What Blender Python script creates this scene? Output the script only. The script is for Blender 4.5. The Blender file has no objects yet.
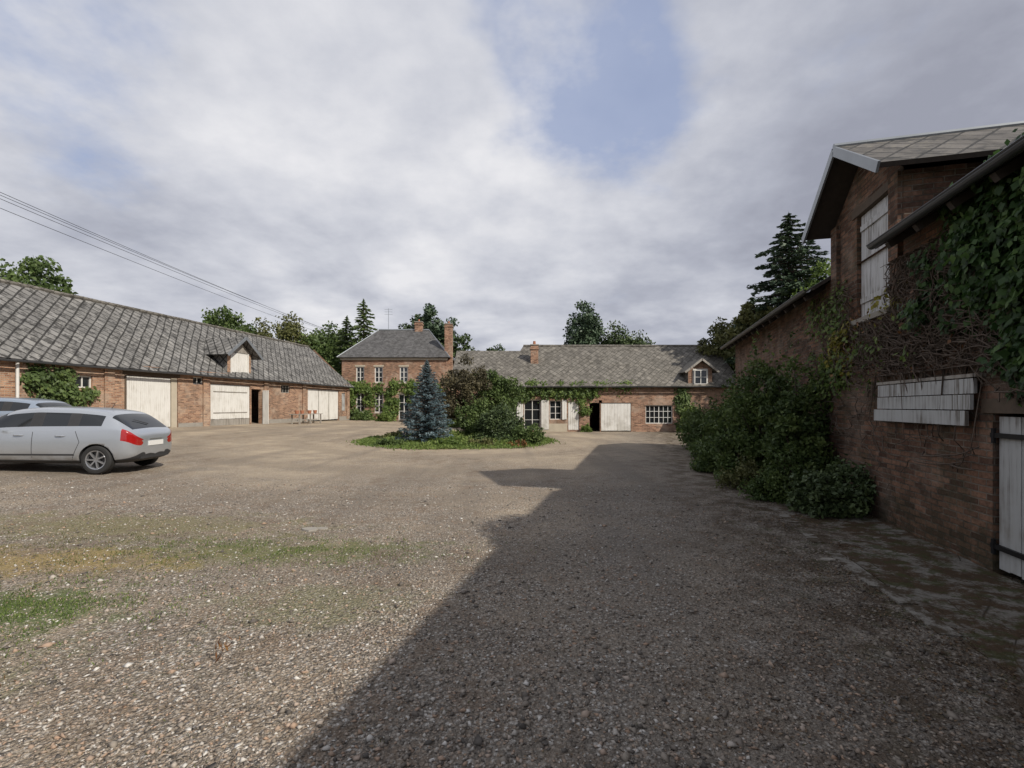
import bpy, math, random
import numpy as np
from mathutils import Vector, Matrix, noise
from mathutils.bvhtree import BVHTree
random.seed(7); rng=np.random.default_rng(7)
sc=bpy.context.scene
sc.view_settings.view_transform='Standard'; sc.view_settings.look='None'; sc.view_settings.exposure=0
COL=sc.collection

# ---------------------------------------------------------------- helpers
def link(o,parent=None):
    COL.objects.link(o)
    if parent is not None: o.parent=parent
    return o
def empty(name,loc=(0,0,0),rot=(0,0,0)):
    e=bpy.data.objects.new(name,None); e.empty_display_size=.3
    e.location=loc; e.rotation_euler=rot; return link(e)
class NT:
    def __init__(s,nt): s.nt=nt
    def n(s,t,props=None,**inp):
        nd=s.nt.nodes.new(t)
        for k,v in (props or {}).items(): setattr(nd,k,v)
        for k,v in inp.items():
            key=int(k[1:]) if (k[0]=='i' and k[1:].isdigit()) else k.replace('_',' ')
            sock=nd.inputs[key]
            if isinstance(v,bpy.types.NodeSocket): s.nt.links.new(v,sock)
            else: sock.default_value=v
        return nd
    def math(s,op,a,b=None,c=None,clamp=False):
        nd=s.nt.nodes.new('ShaderNodeMath'); nd.operation=op; nd.use_clamp=clamp
        for i,v in enumerate((a,b,c)):
            if v is None: continue
            if isinstance(v,bpy.types.NodeSocket): s.nt.links.new(v,nd.inputs[i])
            else: nd.inputs[i].default_value=v
        return nd.outputs[0]
    def mix(s,f,a,b,blend='MIX'):
        nd=s.nt.nodes.new('ShaderNodeMix'); nd.data_type='RGBA'; nd.blend_type=blend
        for i,v in ((0,f),(6,a),(7,b)):
            if isinstance(v,bpy.types.NodeSocket): s.nt.links.new(v,nd.inputs[i])
            else:
                nd.inputs[i].default_value = v if i==0 else (tuple(v)+(1,))[:4]
        return nd.outputs[2]
    def ramp(s,f,stops,interp='LINEAR'):
        nd=s.nt.nodes.new('ShaderNodeValToRGB'); cr=nd.color_ramp; cr.interpolation=interp
        while len(cr.elements)<len(stops): cr.elements.new(.5)
        for e,(p,c) in zip(cr.elements,stops):
            e.position=p; e.color=(c,c,c,1) if isinstance(c,(int,float)) else tuple(c)+(1,)
        s.nt.links.new(f,nd.inputs[0]); return nd.outputs[0]
    def noise(s,vec,scale,detail=4,rough=.55,out=0):
        return s.n('ShaderNodeTexNoise',Vector=vec,Scale=scale,Detail=detail,Roughness=rough).outputs[out]
    def mapr(s,v,a,b,c=0.,d=1.):
        nd=s.n('ShaderNodeMapRange',{'clamp':True,'interpolation_type':'SMOOTHSTEP'}); 
        s.nt.links.new(v,nd.inputs[0]); nd.inputs[1].default_value=a; nd.inputs[2].default_value=b
        nd.inputs[3].default_value=c; nd.inputs[4].default_value=d; return nd.outputs[0]
def newmat(name):
    m=bpy.data.materials.new(name); m.use_nodes=True; nt=m.node_tree; nt.nodes.clear(); return m,NT(nt)
def finish(m,T,col,rough=.8,bump=None,bdist=.01,bstr=.6,metal=0,spec=.5,coat=0):
    p=T.n('ShaderNodeBsdfPrincipled')
    for k,v in (('Base Color',col),('Roughness',rough),('Metallic',metal),('Specular IOR Level',spec),('Coat Weight',coat)):
        if isinstance(v,bpy.types.NodeSocket): T.nt.links.new(v,p.inputs[k])
        else: p.inputs[k].default_value = (tuple(v)+(1,))[:4] if k=='Base Color' else v
    if bump is not None:
        b=T.n('ShaderNodeBump',Strength=bstr,Distance=bdist,Height=bump); T.nt.links.new(b.outputs[0],p.inputs['Normal'])
    o=T.n('ShaderNodeOutputMaterial',Surface=p.outputs[0]); return m
def simple(name,col,rough=.6,metal=0,var=.25,scale=6,coat=0,spec=.5):
    m,T=newmat(name); c=T.n('ShaderNodeTexCoord').outputs['Object']
    f=T.noise(c,scale,4)
    cc=T.mix(f,tuple(x*(1-var) for x in col),tuple(min(1,x*(1+var)) for x in col))
    return finish(m,T,cc,rough,metal=metal,coat=coat,spec=spec)

# ---------------------------------------------------------------- materials
def brick_mat(name,c1,c2,mortar,dirt,moss=0.0,green=0.0,wobs=.02,ms=.009,mfade=0.):
    m,T=newmat(name); uv=T.n('ShaderNodeUVMap').outputs[0]
    geo=T.n('ShaderNodeTexCoord').outputs['Object']
    wob=T.n('ShaderNodeTexNoise',Vector=uv,Scale=2.2,Detail=2).outputs[1]
    off=T.n('ShaderNodeVectorMath',{'operation':'SCALE'},i0=wob,Scale=wobs).outputs[0]
    uv2=T.n('ShaderNodeVectorMath',{'operation':'ADD'},i0=uv,i1=off).outputs[0]
    b=T.n('ShaderNodeTexBrick',{'offset':.5},Vector=uv2,Color1=(0,0,0,1),Color2=(1,1,1,1),Mortar=(.5,.5,.5,1),Scale=1.0,
          Mortar_Size=ms,Mortar_Smooth=.3,Bias=0.0,Brick_Width=.225,Row_Height=.07)
    rnd=b.outputs[0]; fac=b.outputs[1]
    br=T.ramp(rnd,[(0,tuple(x*.6 for x in c1)),(.25,c1),(.6,c2),(.85,tuple(min(1,x*1.3) for x in c2)),(1,(c2[0]*.62,c2[1]*.6,c2[2]*.65))])
    fine=T.noise(geo,25,3); br=T.mix(.45,br,T.ramp(fine,[(.25,.1),(.75,.9)]),'OVERLAY')
    big=T.noise(geo,.55,4,.6); big2=T.noise(geo,3.0,4,.65)
    mo=T.mix(T.mapr(big2,.4,.6),mortar,tuple(x*(1-mfade) for x in mortar))
    col=T.mix(fac,br,mo)
    f=T.math('MULTIPLY',T.mapr(big,.42,.68),T.mapr(big2,.3,.65))
    col=T.mix(T.math('MULTIPLY',f,.7),col,dirt)
    f2=T.mapr(T.noise(geo,.9,5,.7),.5,.62); col=T.mix(T.math('MULTIPLY',f2,.35),col,tuple(min(1,x*1.4) for x in mortar))
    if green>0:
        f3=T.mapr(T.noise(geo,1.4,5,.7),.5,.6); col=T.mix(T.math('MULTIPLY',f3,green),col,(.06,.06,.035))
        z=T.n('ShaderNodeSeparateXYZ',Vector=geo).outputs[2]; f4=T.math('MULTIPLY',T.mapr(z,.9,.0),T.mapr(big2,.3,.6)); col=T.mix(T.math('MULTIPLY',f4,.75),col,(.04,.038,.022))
    h=T.math('ADD',T.math('MULTIPLY',fac,-1.0),T.math('MULTIPLY',fine,.7))
    return finish(m,T,col,.92,h,.016,1.,spec=.2)
M_brickL=brick_mat('brick_warm',(.27,.14,.088),(.37,.215,.135),(.40,.33,.26),(.15,.115,.09))
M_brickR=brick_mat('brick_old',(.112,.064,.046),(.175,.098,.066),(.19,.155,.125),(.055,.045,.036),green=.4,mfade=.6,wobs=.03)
M_brickH=brick_mat('brick_house_mat',(.25,.13,.085),(.35,.20,.132),(.38,.32,.26),(.16,.12,.085))

def slate_mat(name,base,dark,lich,size=.3,diamond=True,lstr=.6,wobs=.03,ms=.018):
    m,T=newmat(name); uv=T.n('ShaderNodeUVMap').outputs[0]; geo=T.n('ShaderNodeTexCoord').outputs['Object']
    wob=T.n('ShaderNodeTexNoise',Vector=uv,Scale=3.,Detail=2).outputs[1]
    off=T.n('ShaderNodeVectorMath',{'operation':'SCALE'},i0=wob,Scale=wobs).outputs[0]
    uvv=T.n('ShaderNodeVectorMath',{'operation':'ADD'},i0=uv,i1=off).outputs[0]
    mp=T.n('ShaderNodeMapping',Vector=uvv,Rotation=(0,0,math.radians(45) if diamond else 0)).outputs[0]
    b=T.n('ShaderNodeTexBrick',{'offset':0. if diamond else .5},Vector=mp,Color1=(0,0,0,1),Color2=(1,1,1,1),Mortar=(.5,.5,.5,1),Scale=1.0,
          Mortar_Size=ms if diamond else .008,Mortar_Smooth=.4,Brick_Width=size,Row_Height=size if diamond else size*.7)
    rnd=b.outputs[0]; fac=b.outputs[1]
    col=T.mix(T.ramp(rnd,[(0,0.),(1,1.)]),tuple(x*.72 for x in base),tuple(x*1.2 for x in base))
    n1=T.noise(geo,9,4,.7); n2=T.noise(geo,.5,4,.6); n3=T.noise(geo,3.2,5,.72)
    f=T.math('MULTIPLY',T.mapr(n1,.5,.62),T.mapr(n2,.35,.6)); col=T.mix(T.math('MULTIPLY',f,lstr),col,lich)
    col=T.mix(T.math('MULTIPLY',T.mapr(n3,.48,.62),.75),col,dark)
    st=T.n('ShaderNodeMapping',Vector=uv,Scale=(2.2,.22,1)).outputs[0]
    s1=T.mapr(T.noise(st,1.,4,.6),.5,.7); col=T.mix(T.math('MULTIPLY',s1,.45),col,tuple(x*.45 for x in base))
    col=T.mix(T.math('MULTIPLY',fac,T.mapr(n3,.25,.55,.5,1.)),col,dark)
    h=T.math('ADD',T.math('MULTIPLY',fac,-1.),T.math('MULTIPLY',rnd,.5))
    return finish(m,T,col,.75,h,.02,.8,spec=.3)
M_slateL=slate_mat('slate_diamond',(.19,.185,.178),(.024,.023,.021),(.31,.30,.27),.36,ms=.034,wobs=.02)
M_slateB=slate_mat('slate_weathered',(.165,.153,.135),(.06,.055,.046),(.25,.23,.19),.3,True)
M_slateH=slate_mat('slate_house',(.105,.103,.105),(.045,.044,.043),(.15,.148,.13),.26,False,.3)
M_slateR=slate_mat('slate_dark',(.12,.112,.105),(.03,.03,.03),(.21,.19,.15),.3,True)

def wood_paint(name,col,worn,amt=.5,grain=14):
    m,T=newmat(name); g=T.n('ShaderNodeTexCoord').outputs['Object']
    mp=T.n('ShaderNodeMapping',Vector=g,Scale=(grain,grain,1.2)).outputs[0]
    n=T.noise(mp,1.,5,.65); n2=T.noise(g,1.7,4,.6)
    z=T.n('ShaderNodeSeparateXYZ',Vector=g).outputs[2]
    f=T.math('MULTIPLY',T.mapr(n,.42,.62),T.mapr(n2,.3,.7))
    f=T.math('MULTIPLY',f,amt)
    c=T.mix(f,col,worn); low=T.math('MULTIPLY',T.mapr(z,1.2,.4),T.mapr(n2,.35,.65)); c=T.mix(T.math('MULTIPLY',low,.45),c,(.3,.28,.24))
    return finish(m,T,c,.6,n,.004,.5)
M_white=wood_paint('white_painted_wood',(.66,.65,.62),(.38,.35,.30),.6)
M_loft=wood_paint('loft_door_paint',(.50,.51,.52),(.16,.14,.12),1.0,18)
M_whiteW=wood_paint('worn_white_paint',(.40,.41,.41),(.12,.105,.09),1.2,26)
M_greywood=wood_paint('grey_wood',(.30,.28,.25),(.13,.11,.095),1.0)
M_trim=simple('trim_white',(.62,.61,.58),.5,var=.12)
M_zinc=simple('zinc',(.25,.27,.29),.4,.5,.25,3)
M_gut=simple('gutter_grey',(.075,.08,.088),.45,.3,.25,3)
M_dark=simple('plank_gap_shade',(.012,.011,.010),.9)  # near-black backing sheet, shade in the plank gaps put into its colour
M_iron=simple('black_iron',(.02,.02,.022),.5,.6)
M_wood=simple('brown_beam',(.09,.065,.045),.8,var=.4,scale=20)
M_soffit=simple('soffit_board',(.045,.036,.03),.85,var=.4,scale=14)
M_concrete=simple('concrete',(.27,.25,.22),.9,var=.35,scale=4)
M_beige=simple('beige_render',(.42,.37,.29),.9,var=.2,scale=3)
def glass_mat(name,c=(.015,.018,.02)):
    m,T=newmat(name); g=T.n('ShaderNodeTexCoord').outputs['Object']
    return finish(m,T,c,.06,T.noise(g,1.5,2),.01,.15,spec=.8)
M_glass=glass_mat('window_glass')

def leaf_mat(name,dark,mid,light,trans=.25,rough=.55):
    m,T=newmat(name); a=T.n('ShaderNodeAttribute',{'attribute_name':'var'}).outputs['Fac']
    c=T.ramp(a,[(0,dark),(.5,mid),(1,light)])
    p=T.n('ShaderNodeBsdfPrincipled',Base_Color=c,Roughness=rough); p.inputs['Specular IOR Level'].default_value=.3
    if trans>0:
        tr=T.n('ShaderNodeBsdfTranslucent',Color=c)
        sh=T.n('ShaderNodeMixShader',Fac=trans,i1=p.outputs[0],i2=tr.outputs[0]).outputs[0]
    else: sh=p.outputs[0]
    T.n('ShaderNodeOutputMaterial',Surface=sh); return m
L_green=leaf_mat('leaf_green',(.04,.065,.022),(.082,.125,.038),(.15,.20,.065))
L_bright=leaf_mat('leaf_bright',(.05,.085,.02),(.115,.175,.042),(.22,.28,.08),.35)
L_ivy=leaf_mat('leaf_ivy',(.014,.036,.011),(.045,.095,.025),(.115,.20,.048),.3)
L_dark=leaf_mat('leaf_dark',(.026,.042,.018),(.054,.082,.032),(.10,.135,.05),.0)
L_shade=leaf_mat('leaf_shrub',(.026,.046,.015),(.07,.11,.032),(.155,.205,.06),.25)
L_conif=leaf_mat('needle_dark',(.022,.042,.028),(.05,.082,.048),(.095,.135,.075),.0)
L_blue=leaf_mat('needle_blue',(.045,.08,.092),(.10,.15,.17),(.20,.265,.29),.0)
L_purple=leaf_mat('leaf_copper',(.035,.034,.02),(.078,.068,.038),(.13,.112,.06),.15)
L_yellow=leaf_mat('leaf_yellow',(.12,.12,.02),(.22,.2,.03),(.36,.32,.06),.35)
L_oliv=leaf_mat('leaf_olive',(.05,.06,.022),(.105,.112,.04),(.18,.18,.068),.2)
L_brown=leaf_mat('leaf_litter',(.035,.022,.014),(.085,.052,.03),(.17,.115,.065),.0)
L_rust=leaf_mat('leaf_rust',(.10,.045,.02),(.18,.08,.03),(.25,.14,.05),.2)
M_bark=simple('bark',(.07,.05,.038),.95,var=.5,scale=12)
M_vine=simple('vine_stem',(.10,.075,.058),.95,var=.5,scale=20)
M_pot=simple('terracotta',(.32,.13,.07),.8)

# ---------------------------------------------------------------- mesh builder
class MB:
    def __init__(s): s.v=[]; s.f=[]; s.m=[]; s.mats=[]
    def mi(s,mat):
        if mat not in s.mats: s.mats.append(mat)
        return s.mats.index(mat)
    def poly(s,pts,mat):
        b=len(s.v); s.v+= [tuple(p) for p in pts]; s.f.append(tuple(range(b,b+len(pts)))); s.m.append(s.mi(mat))
    def box(s,x0,x1,y0,y1,z0,z1,mat):
        P=[(x0,y0,z0),(x1,y0,z0),(x1,y1,z0),(x0,y1,z0),(x0,y0,z1),(x1,y0,z1),(x1,y1,z1),(x0,y1,z1)]
        for q in ((0,3,2,1),(4,5,6,7),(0,1,5,4),(1,2,6,5),(2,3,7,6),(3,0,4,7)): s.poly([P[i] for i in q],mat)
    def beam(s,a,b,w,h,mat,up=(0,0,1)):
        a=Vector(a); b=Vector(b); d=(b-a).normalized(); u=Vector(up); r=d.cross(u).normalized(); u=r.cross(d)
        P=[]
        for c in (a,b):
            for i,j in ((-1,-1),(1,-1),(1,1),(-1,1)): P.append(c+r*(i*w/2)+u*(j*h/2))
        for q in ((0,1,2,3),(7,6,5,4),(0,4,5,1),(1,5,6,2),(2,6,7,3),(3,7,4,0)): s.poly([P[i] for i in q],mat)
    def tube(s,pts,rad,mat,n=7,cap=True):
        rings=[]; pts=[Vector(p) for p in pts]
        for i,p in enumerate(pts):
            d=(pts[min(i+1,len(pts)-1)]-pts[max(i-1,0)]).normalized()
            a=d.cross(Vector((0,0,1)) if abs(d.z)<.9 else Vector((1,0,0))).normalized(); b=d.cross(a)
            base=len(s.v)
            for k in range(n):
                t=2*math.pi*k/n; s.v.append(tuple(p+(a*math.cos(t)+b*math.sin(t))*rad[i]))
            rings.append(base)
        mi=s.mi(mat)
        for r0,r1 in zip(rings,rings[1:]):
            for k in range(n):
                s.f.append((r0+k,r0+(k+1)%n,r1+(k+1)%n,r1+k)); s.m.append(mi)
        if cap:
            s.f.append(tuple(rings[0]+k for k in range(n))); s.m.append(mi)
            s.f.append(tuple(rings[-1]+n-1-k for k in range(n))); s.m.append(mi)
    def roofgrid(s,p0,p1,p2,p3,mat,nu=30,nv=8,amp=.02,t=.07,edge=None):
        p0,p1,p2,p3=map(Vector,(p0,p1,p2,p3)); edge=edge or mat
        nrm=(p1-p0).cross(p3-p0).normalized()
        if nrm.z<0: nrm=-nrm
        g=[]
        for j in range(nv+1):
            row=[]
            for i in range(nu+1):
                u=i/nu; v=j/nv
                p=p0.lerp(p1,u).lerp(p3.lerp(p2,u),v)
                p=p+nrm*(noise.noise(p*.7)*amp*1.3+noise.noise(p*3.)*amp*.5)
                row.append(p)
            g.append(row)
        for j in range(nv):
            for i in range(nu): s.poly([g[j][i],g[j][i+1],g[j+1][i+1],g[j+1][i]],mat)
        dn=-nrm*t
        s.poly([p0+dn,p3+dn,p2+dn,p1+dn],edge)
        def skirt(L):
            for a,b in zip(L,L[1:]): s.poly([a,b,b+dn,a+dn],edge)
        skirt(g[0]); skirt([r[-1] for r in g]); skirt(g[-1]); skirt([r[0] for r in g])
    def obj(s,name,parent=None,smooth=False):
        me=bpy.data.meshes.new(name); me.from_pydata(s.v,[],s.f)
        for m in s.mats: me.materials.append(m)
        me.polygons.foreach_set('material_index',s.m)
        uv=me.uv_layers.new(name='UVMap'); dat=np.zeros((len(me.loops),2))
        for p in me.polygons:
            n=p.normal; az=abs(n.z)
            if az>.995: t=Vector((1,0,0)); b=Vector((0,1,0))
            else: t=Vector((0,0,1)).cross(n).normalized(); b=n.cross(t)
            snap=False
            if .05<az<.995 and p.area<30 and max(abs(t.x),abs(t.y))>.97:
                t=Vector((round(t.x),round(t.y),0)); snap=True
            for li in p.loop_indices:
                co=me.vertices[me.loops[li].vertex_index].co
                dat[li]=(co.dot(t),co.z*1.38) if snap else (co.dot(t),co.dot(b))
        uv.data.foreach_set('uv',dat.ravel())
        if smooth: me.polygons.foreach_set('use_smooth',[True]*len(me.polygons))
        me.update(); o=bpy.data.objects.new(name,me); return link(o,parent)

def wall(mb,L,z0,z1,ops,mat,x0=0,depth=.22):
    xs=sorted(set([x0,L]+[c for o in ops for c in o[:2]])); zs=sorted(set([z0,z1]+[c for o in ops for c in o[2:4]]))
    for a,b in zip(xs,xs[1:]):
        for c,d in zip(zs,zs[1:]):
            mx=(a+b)/2; mz=(c+d)/2
            if any(o[0]<mx<o[1] and o[2]<mz<o[3] for o in ops): continue
            mb.poly([(a,0,c),(b,0,c),(b,0,d),(a,0,d)],mat)
    for o in ops:
        a,b,c,d=o[:4]
        mb.poly([(a,0,c),(a,0,d),(a,depth,d),(a,depth,c)],mat); mb.poly([(b,0,c),(b,depth,c),(b,depth,d),(b,0,d)],mat)
        mb.poly([(a,0,d),(b,0,d),(b,depth,d),(a,depth,d)],mat); mb.poly([(a,0,c),(a,depth,c),(b,depth,c),(b,0,c)],mat)
def lintel(mb,a,b,z,mat,h=.18,p=.012): mb.box(a-.12,b+.12,-p,.05,z+.003,z+h,mat)
def planks(mb,x0,x1,z0,z1,y,mat,w=.15,horizontal=False,t=.03):
    mb.poly([(x0,y+t+.01,z0),(x1,y+t+.01,z0),(x1,y+t+.01,z1),(x0,y+t+.01,z1)],M_dark)
    n=max(1,round((x1-x0)/w)); w=(x1-x0)/n
    for i in range(n):
        mb.box(x0+i*w+.004,x0+(i+1)*w-.004,y+random.uniform(-.003,.003),y+t,z0+random.uniform(0,.02),z1,mat)
def window(mb,x0,x1,z0,z1,nx=2,nz=3,y=.1,fr=M_trim,glass=M_glass,w=.05,m=.025):
    mb.poly([(x0,y+.03,z0),(x1,y+.03,z0),(x1,y+.03,z1),(x0,y+.03,z1)],glass)
    mb.box(x0,x0+w,y-.02,y+.025,z0,z1,fr); mb.box(x1-w,x1,y-.02,y+.025,z0,z1,fr)
    mb.box(x0+w,x1-w,y-.018,y+.023,z0,z0+w,fr); mb.box(x0+w,x1-w,y-.018,y+.023,z1-w,z1,fr)
    for i in range(1,nx):
        c=x0+(x1-x0)*i/nx; ww=w*.9 if (nx%2==0 and i==nx//2) else m
        mb.box(c-ww/2,c+ww/2,y-.012,y+.02,z0+w,z1-w,fr)
    for j in range(1,nz):
        c=z0+(z1-z0)*j/nz; mb.box(x0+w,x1-w,y-.006,y+.016,c-m/2,c+m/2,fr)
def gutter(mb,x0,x1,y,z,r=.07,mat=None):
    mat=mat or M_zinc; n=8; pa=[]
    for k in range(n+1):
        t=math.pi*k/n; pa.append((y-math.cos(t)*r,z-math.sin(t)*r))
    for a,b in zip(pa,pa[1:]):
        mb.poly([(x0,a[0],a[1]),(x1,a[0],a[1]),(x1,b[0],b[1]),(x0,b[0],b[1])],mat)
    mb.tube([(x0,y-r,z),(x1,y-r,z)],[.010,.010],mat,5)
def shell(mb,L,D,z0,ez,rz,mat,x0=0):
    mb.poly([(x0,D,z0),(x0,D,ez),(L,D,ez),(L,D,z0)],mat)
    mb.poly([(x0,0,z0),(x0,0,ez),(x0,D/2,rz),(x0,D,ez),(x0,D,z0)],mat)
    mb.poly([(L,0,z0),(L,D,z0),(L,D,ez),(L,D/2,rz),(L,0,ez)],mat)
def chimney(mb,x,y,w,d,z0,z1,mat,pots=1):
    mb.box(x-w/2,x+w/2,y-d/2,y+d/2,z0,z1,mat)
    mb.box(x-w/2-.05,x+w/2+.05,y-d/2-.05,y+d/2+.05,z1-.28,z1-.16,mat)
    mb.box(x-w/2-.04,x+w/2+.04,y-d/2-.04,y+d/2+.04,z1+.002,z1+.07,M_concrete)
    for i in range(pots):
        px=x+(i-(pots-1)/2)*.35
        mb.tube([(px,y,z1+.06),(px,y,z1+.3)],[.1,.08],M_pot,8)

# ---------------------------------------------------------------- terrain
def gz(x,y):
    t=min(1,max(0,(-x-3)/14.5)); return .55*t**1.6
def axis(lo,hi,step,far):
    a=list(np.arange(lo,hi+.001,step)); s=step; v=lo; L=[]
    while v>-far: s*=1.5; v-=s; L.append(v)
    s=step; v=hi; R=[]
    while v<far: s*=1.5; v+=s; R.append(v)
    return L[::-1]+a+R
def ground_mat():
    m,T=newmat('gravel_ground'); P=T.n('ShaderNodeNewGeometry').outputs['Position']
    v1=T.n('ShaderNodeTexVoronoi',Vector=P,Scale=40.); v2=T.n('ShaderNodeTexVoronoi',Vector=P,Scale=85.)
    r1=T.n('ShaderNodeSeparateColor',Color=v1.outputs['Color']).outputs[0]; r2=T.n('ShaderNodeSeparateColor',Color=v2.outputs['Color']).outputs[1]
    stops=[(0,(.10,.088,.076)),(.2,(.20,.172,.143)),(.45,(.31,.272,.228)),(.62,(.38,.285,.21)),(.8,(.47,.425,.37)),(1,(.66,.63,.585))]
    c1=T.ramp(r1,stops); c2=T.ramp(r2,stops)
    sel=T.mapr(T.noise(P,30,1),.45,.55); c=T.mix(sel,c1,c2)
    edge=T.mapr(v1.outputs[0],.3,.65); c=T.mix(T.math('MULTIPLY',edge,.6),c,(.105,.088,.07))
    sx=T.n('ShaderNodeSeparateXYZ',Vector=P); X,Y=sx.outputs[0],sx.outputs[1]
    big=T.noise(P,.22,4,.62); med=T.noise(P,1.3,4,.65); fin=T.noise(P,2.6,5,.74)
    sand=T.math('MULTIPLY',T.mapr(big,.38,.6),T.mapr(med,.25,.7))
    far=T.mapr(Y,5.,20.); sand=T.math('ADD',T.math('MULTIPLY',sand,.45),T.math('MULTIPLY',far,.5),clamp=True)
    c=T.mix(sand,c,T.mix(med,(.35,.275,.19),(.62,.51,.375)))
    dx=T.math('ADD',X,2.5); dy=T.math('MULTIPLY',T.math('SUBTRACT',Y,21.4),1.05); rad=T.math('SQRT',T.math('ADD',T.math('MULTIPLY',dx,dx),T.math('MULTIPLY',dy,dy)))
    rad=T.math('ADD',rad,T.math('MULTIPLY',big,3.)); ring=T.math('SINE',T.math('MULTIPLY',rad,1.75)); ring=T.math('MULTIPLY',T.mapr(ring,.1,.95),T.mapr(med,.3,.55))
    c=T.mix(T.math('MULTIPLY',ring,.32),c,(.18,.152,.122))
    rot=T.n('ShaderNodeMapping',Vector=P,Rotation=(0,0,math.radians(14)),Scale=(1.0,.09,1)).outputs[0]
    tr=T.mapr(T.noise(rot,.9,3,.5),.48,.66); c=T.mix(T.math('MULTIPLY',tr,.38),c,(.18,.155,.13))
    sm=T.math('MULTIPLY',T.mapr(fin,.48,.62),T.mapr(big,.62,.42)); c=T.mix(T.math('MULTIPLY',sm,.5),c,(.18,.125,.082))
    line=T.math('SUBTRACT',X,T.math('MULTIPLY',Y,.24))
    c=T.mix(T.math('MULTIPLY',T.mapr(line,-1.8,.2),.3),c,(.17,.165,.155))  # neutral grey shade tone painted into the ground on the barn's shadow side
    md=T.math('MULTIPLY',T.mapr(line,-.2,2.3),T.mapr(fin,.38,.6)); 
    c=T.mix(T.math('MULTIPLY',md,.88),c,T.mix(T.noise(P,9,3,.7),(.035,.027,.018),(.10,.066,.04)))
    mg=T.math('MULTIPLY',T.mapr(line,.8,2.6),T.mapr(T.noise(P,3.1,4,.7),.52,.62)); c=T.mix(T.math('MULTIPLY',mg,.6),c,(.05,.055,.02))
    wob=T.math('MULTIPLY',T.math('SUBTRACT',fin,.5),3.6)
    def patch(cx,cy,rx,ry,col,s,c):
        dx=T.math('DIVIDE',T.math('SUBTRACT',X,cx),rx); dy=T.math('DIVIDE',T.math('SUBTRACT',Y,cy),ry)
        d=T.math('SQRT',T.math('ADD',T.math('MULTIPLY',dx,dx),T.math('MULTIPLY',dy,dy)))
        d=T.math('ADD',d,wob)
        return T.mix(T.math('MULTIPLY',T.mapr(d,1.2,.2),s),c,col)
    c=patch(-3.9,3.7,.9,.55,(.10,.145,.04),.8,c); c=patch(-2.7,5.3,1.9,.55,(.15,.165,.055),.7,c)
    c=patch(-4.8,4.9,1.6,.55,(.34,.25,.10),.75,c); c=patch(-5.2,6.3,2.8,.8,(.21,.19,.085),.65,c); c=patch(-4.4,2.9,1.8,.6,(.18,.175,.09),.6,c); c=patch(-1.6,3.9,.9,.5,(.19,.19,.09),.5,c)
    ry=T.mapr(Y,46.,49.); rx=T.math('MAXIMUM',T.mapr(X,18.,20.),T.mapr(X,-24.,-26.)); g=T.math('MAXIMUM',rx,ry)
    c=T.mix(g,c,T.mix(med,(.05,.08,.02),(.10,.13,.04)))
    h=T.math('ADD',T.math('MULTIPLY',v1.outputs[0],-1.),T.math('MULTIPLY',v2.outputs[0],-.5))
    h=T.math('ADD',h,T.math('MULTIPLY',T.noise(P,5,2),.9))
    return finish(m,T,c,.9,h,.024,1.,spec=.2)
def build_ground():
    xs=axis(-30,20,.5,1500); ys=axis(-6,52,.5,1500)
    X,Y=np.meshgrid(xs,ys); t=np.clip((-X-3)/14.5,0,1); Z=.55*t**1.6
    v=np.stack([X.ravel(),Y.ravel(),Z.ravel()],1); nx=len(xs); ny=len(ys)
    f=[(j*nx+i,j*nx+i+1,(j+1)*nx+i+1,(j+1)*nx+i) for j in range(ny-1) for i in range(nx-1)]
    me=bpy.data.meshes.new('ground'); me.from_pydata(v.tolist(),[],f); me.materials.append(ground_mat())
    me.polygons.foreach_set('use_smooth',[True]*len(f)); link(bpy.data.objects.new('ground',me))
build_ground()

# ---------------------------------------------------------------- numpy mesh (leaves, pebbles)
def np_mesh(name,V,F,var,mat,parent=None,per=4):
    me=bpy.data.meshes.new(name); nv=len(V); nf=len(F)
    me.vertices.add(nv); me.vertices.foreach_set('co',V.astype(np.float32).ravel())
    me.loops.add(nf*per); me.loops.foreach_set('vertex_index',F.astype(np.int32).ravel())
    me.polygons.add(nf); me.polygons.foreach_set('loop_start',np.arange(0,nf*per,per,dtype=np.int32))
    me.update(calc_edges=True)
    a=me.attributes.new('var','FLOAT','POINT'); a.data.foreach_set('value',np.clip(var,0,1).astype(np.float32))
    me.materials.append(mat); me.validate(); o=bpy.data.objects.new(name,me); return link(o,parent)
def unit(v): return v/np.maximum(1e-6,np.linalg.norm(v,axis=1,keepdims=True))
def leaves(name,P,size,var,mat,parent=None,axisdir=None,jit=1.,aspect=.5,normal=None,njit=.5):
    n=len(P); size=np.broadcast_to(size,(n,))
    if axisdir is None: a=unit(rng.normal(size=(n,3)))
    else: a=unit(axisdir+rng.normal(size=(n,3))*jit)
    if normal is not None:
        nn=unit(np.asarray(normal)+rng.normal(size=(n,3))*njit); a=unit(a-nn*(a*nn).sum(1,keepdims=True)); b=np.cross(nn,a)
    else: b=unit(np.cross(a,rng.normal(size=(n,3))))
    l=size[:,None]*.5; w=l*aspect
    V=np.stack([P-a*l,P+b*w-a*l*.15,P+a*l,P-b*w-a*l*.15],1).reshape(-1,3)
    F=np.arange(n*4).reshape(n,4)
    return np_mesh(name,V,F,np.repeat(var,4),mat,parent)
def clumps(C,R,n,squash=.8):
    C=np.asarray(C); R=np.asarray(R); k=len(C); idx=rng.integers(0,k,n)
    d=unit(rng.normal(size=(n,3))); r=rng.random(n)**.45
    P=C[idx]+d*(R[idx]*r)[:,None]*np.array([1,1,squash])
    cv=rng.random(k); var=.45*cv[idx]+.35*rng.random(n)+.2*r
    return P,var
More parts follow.
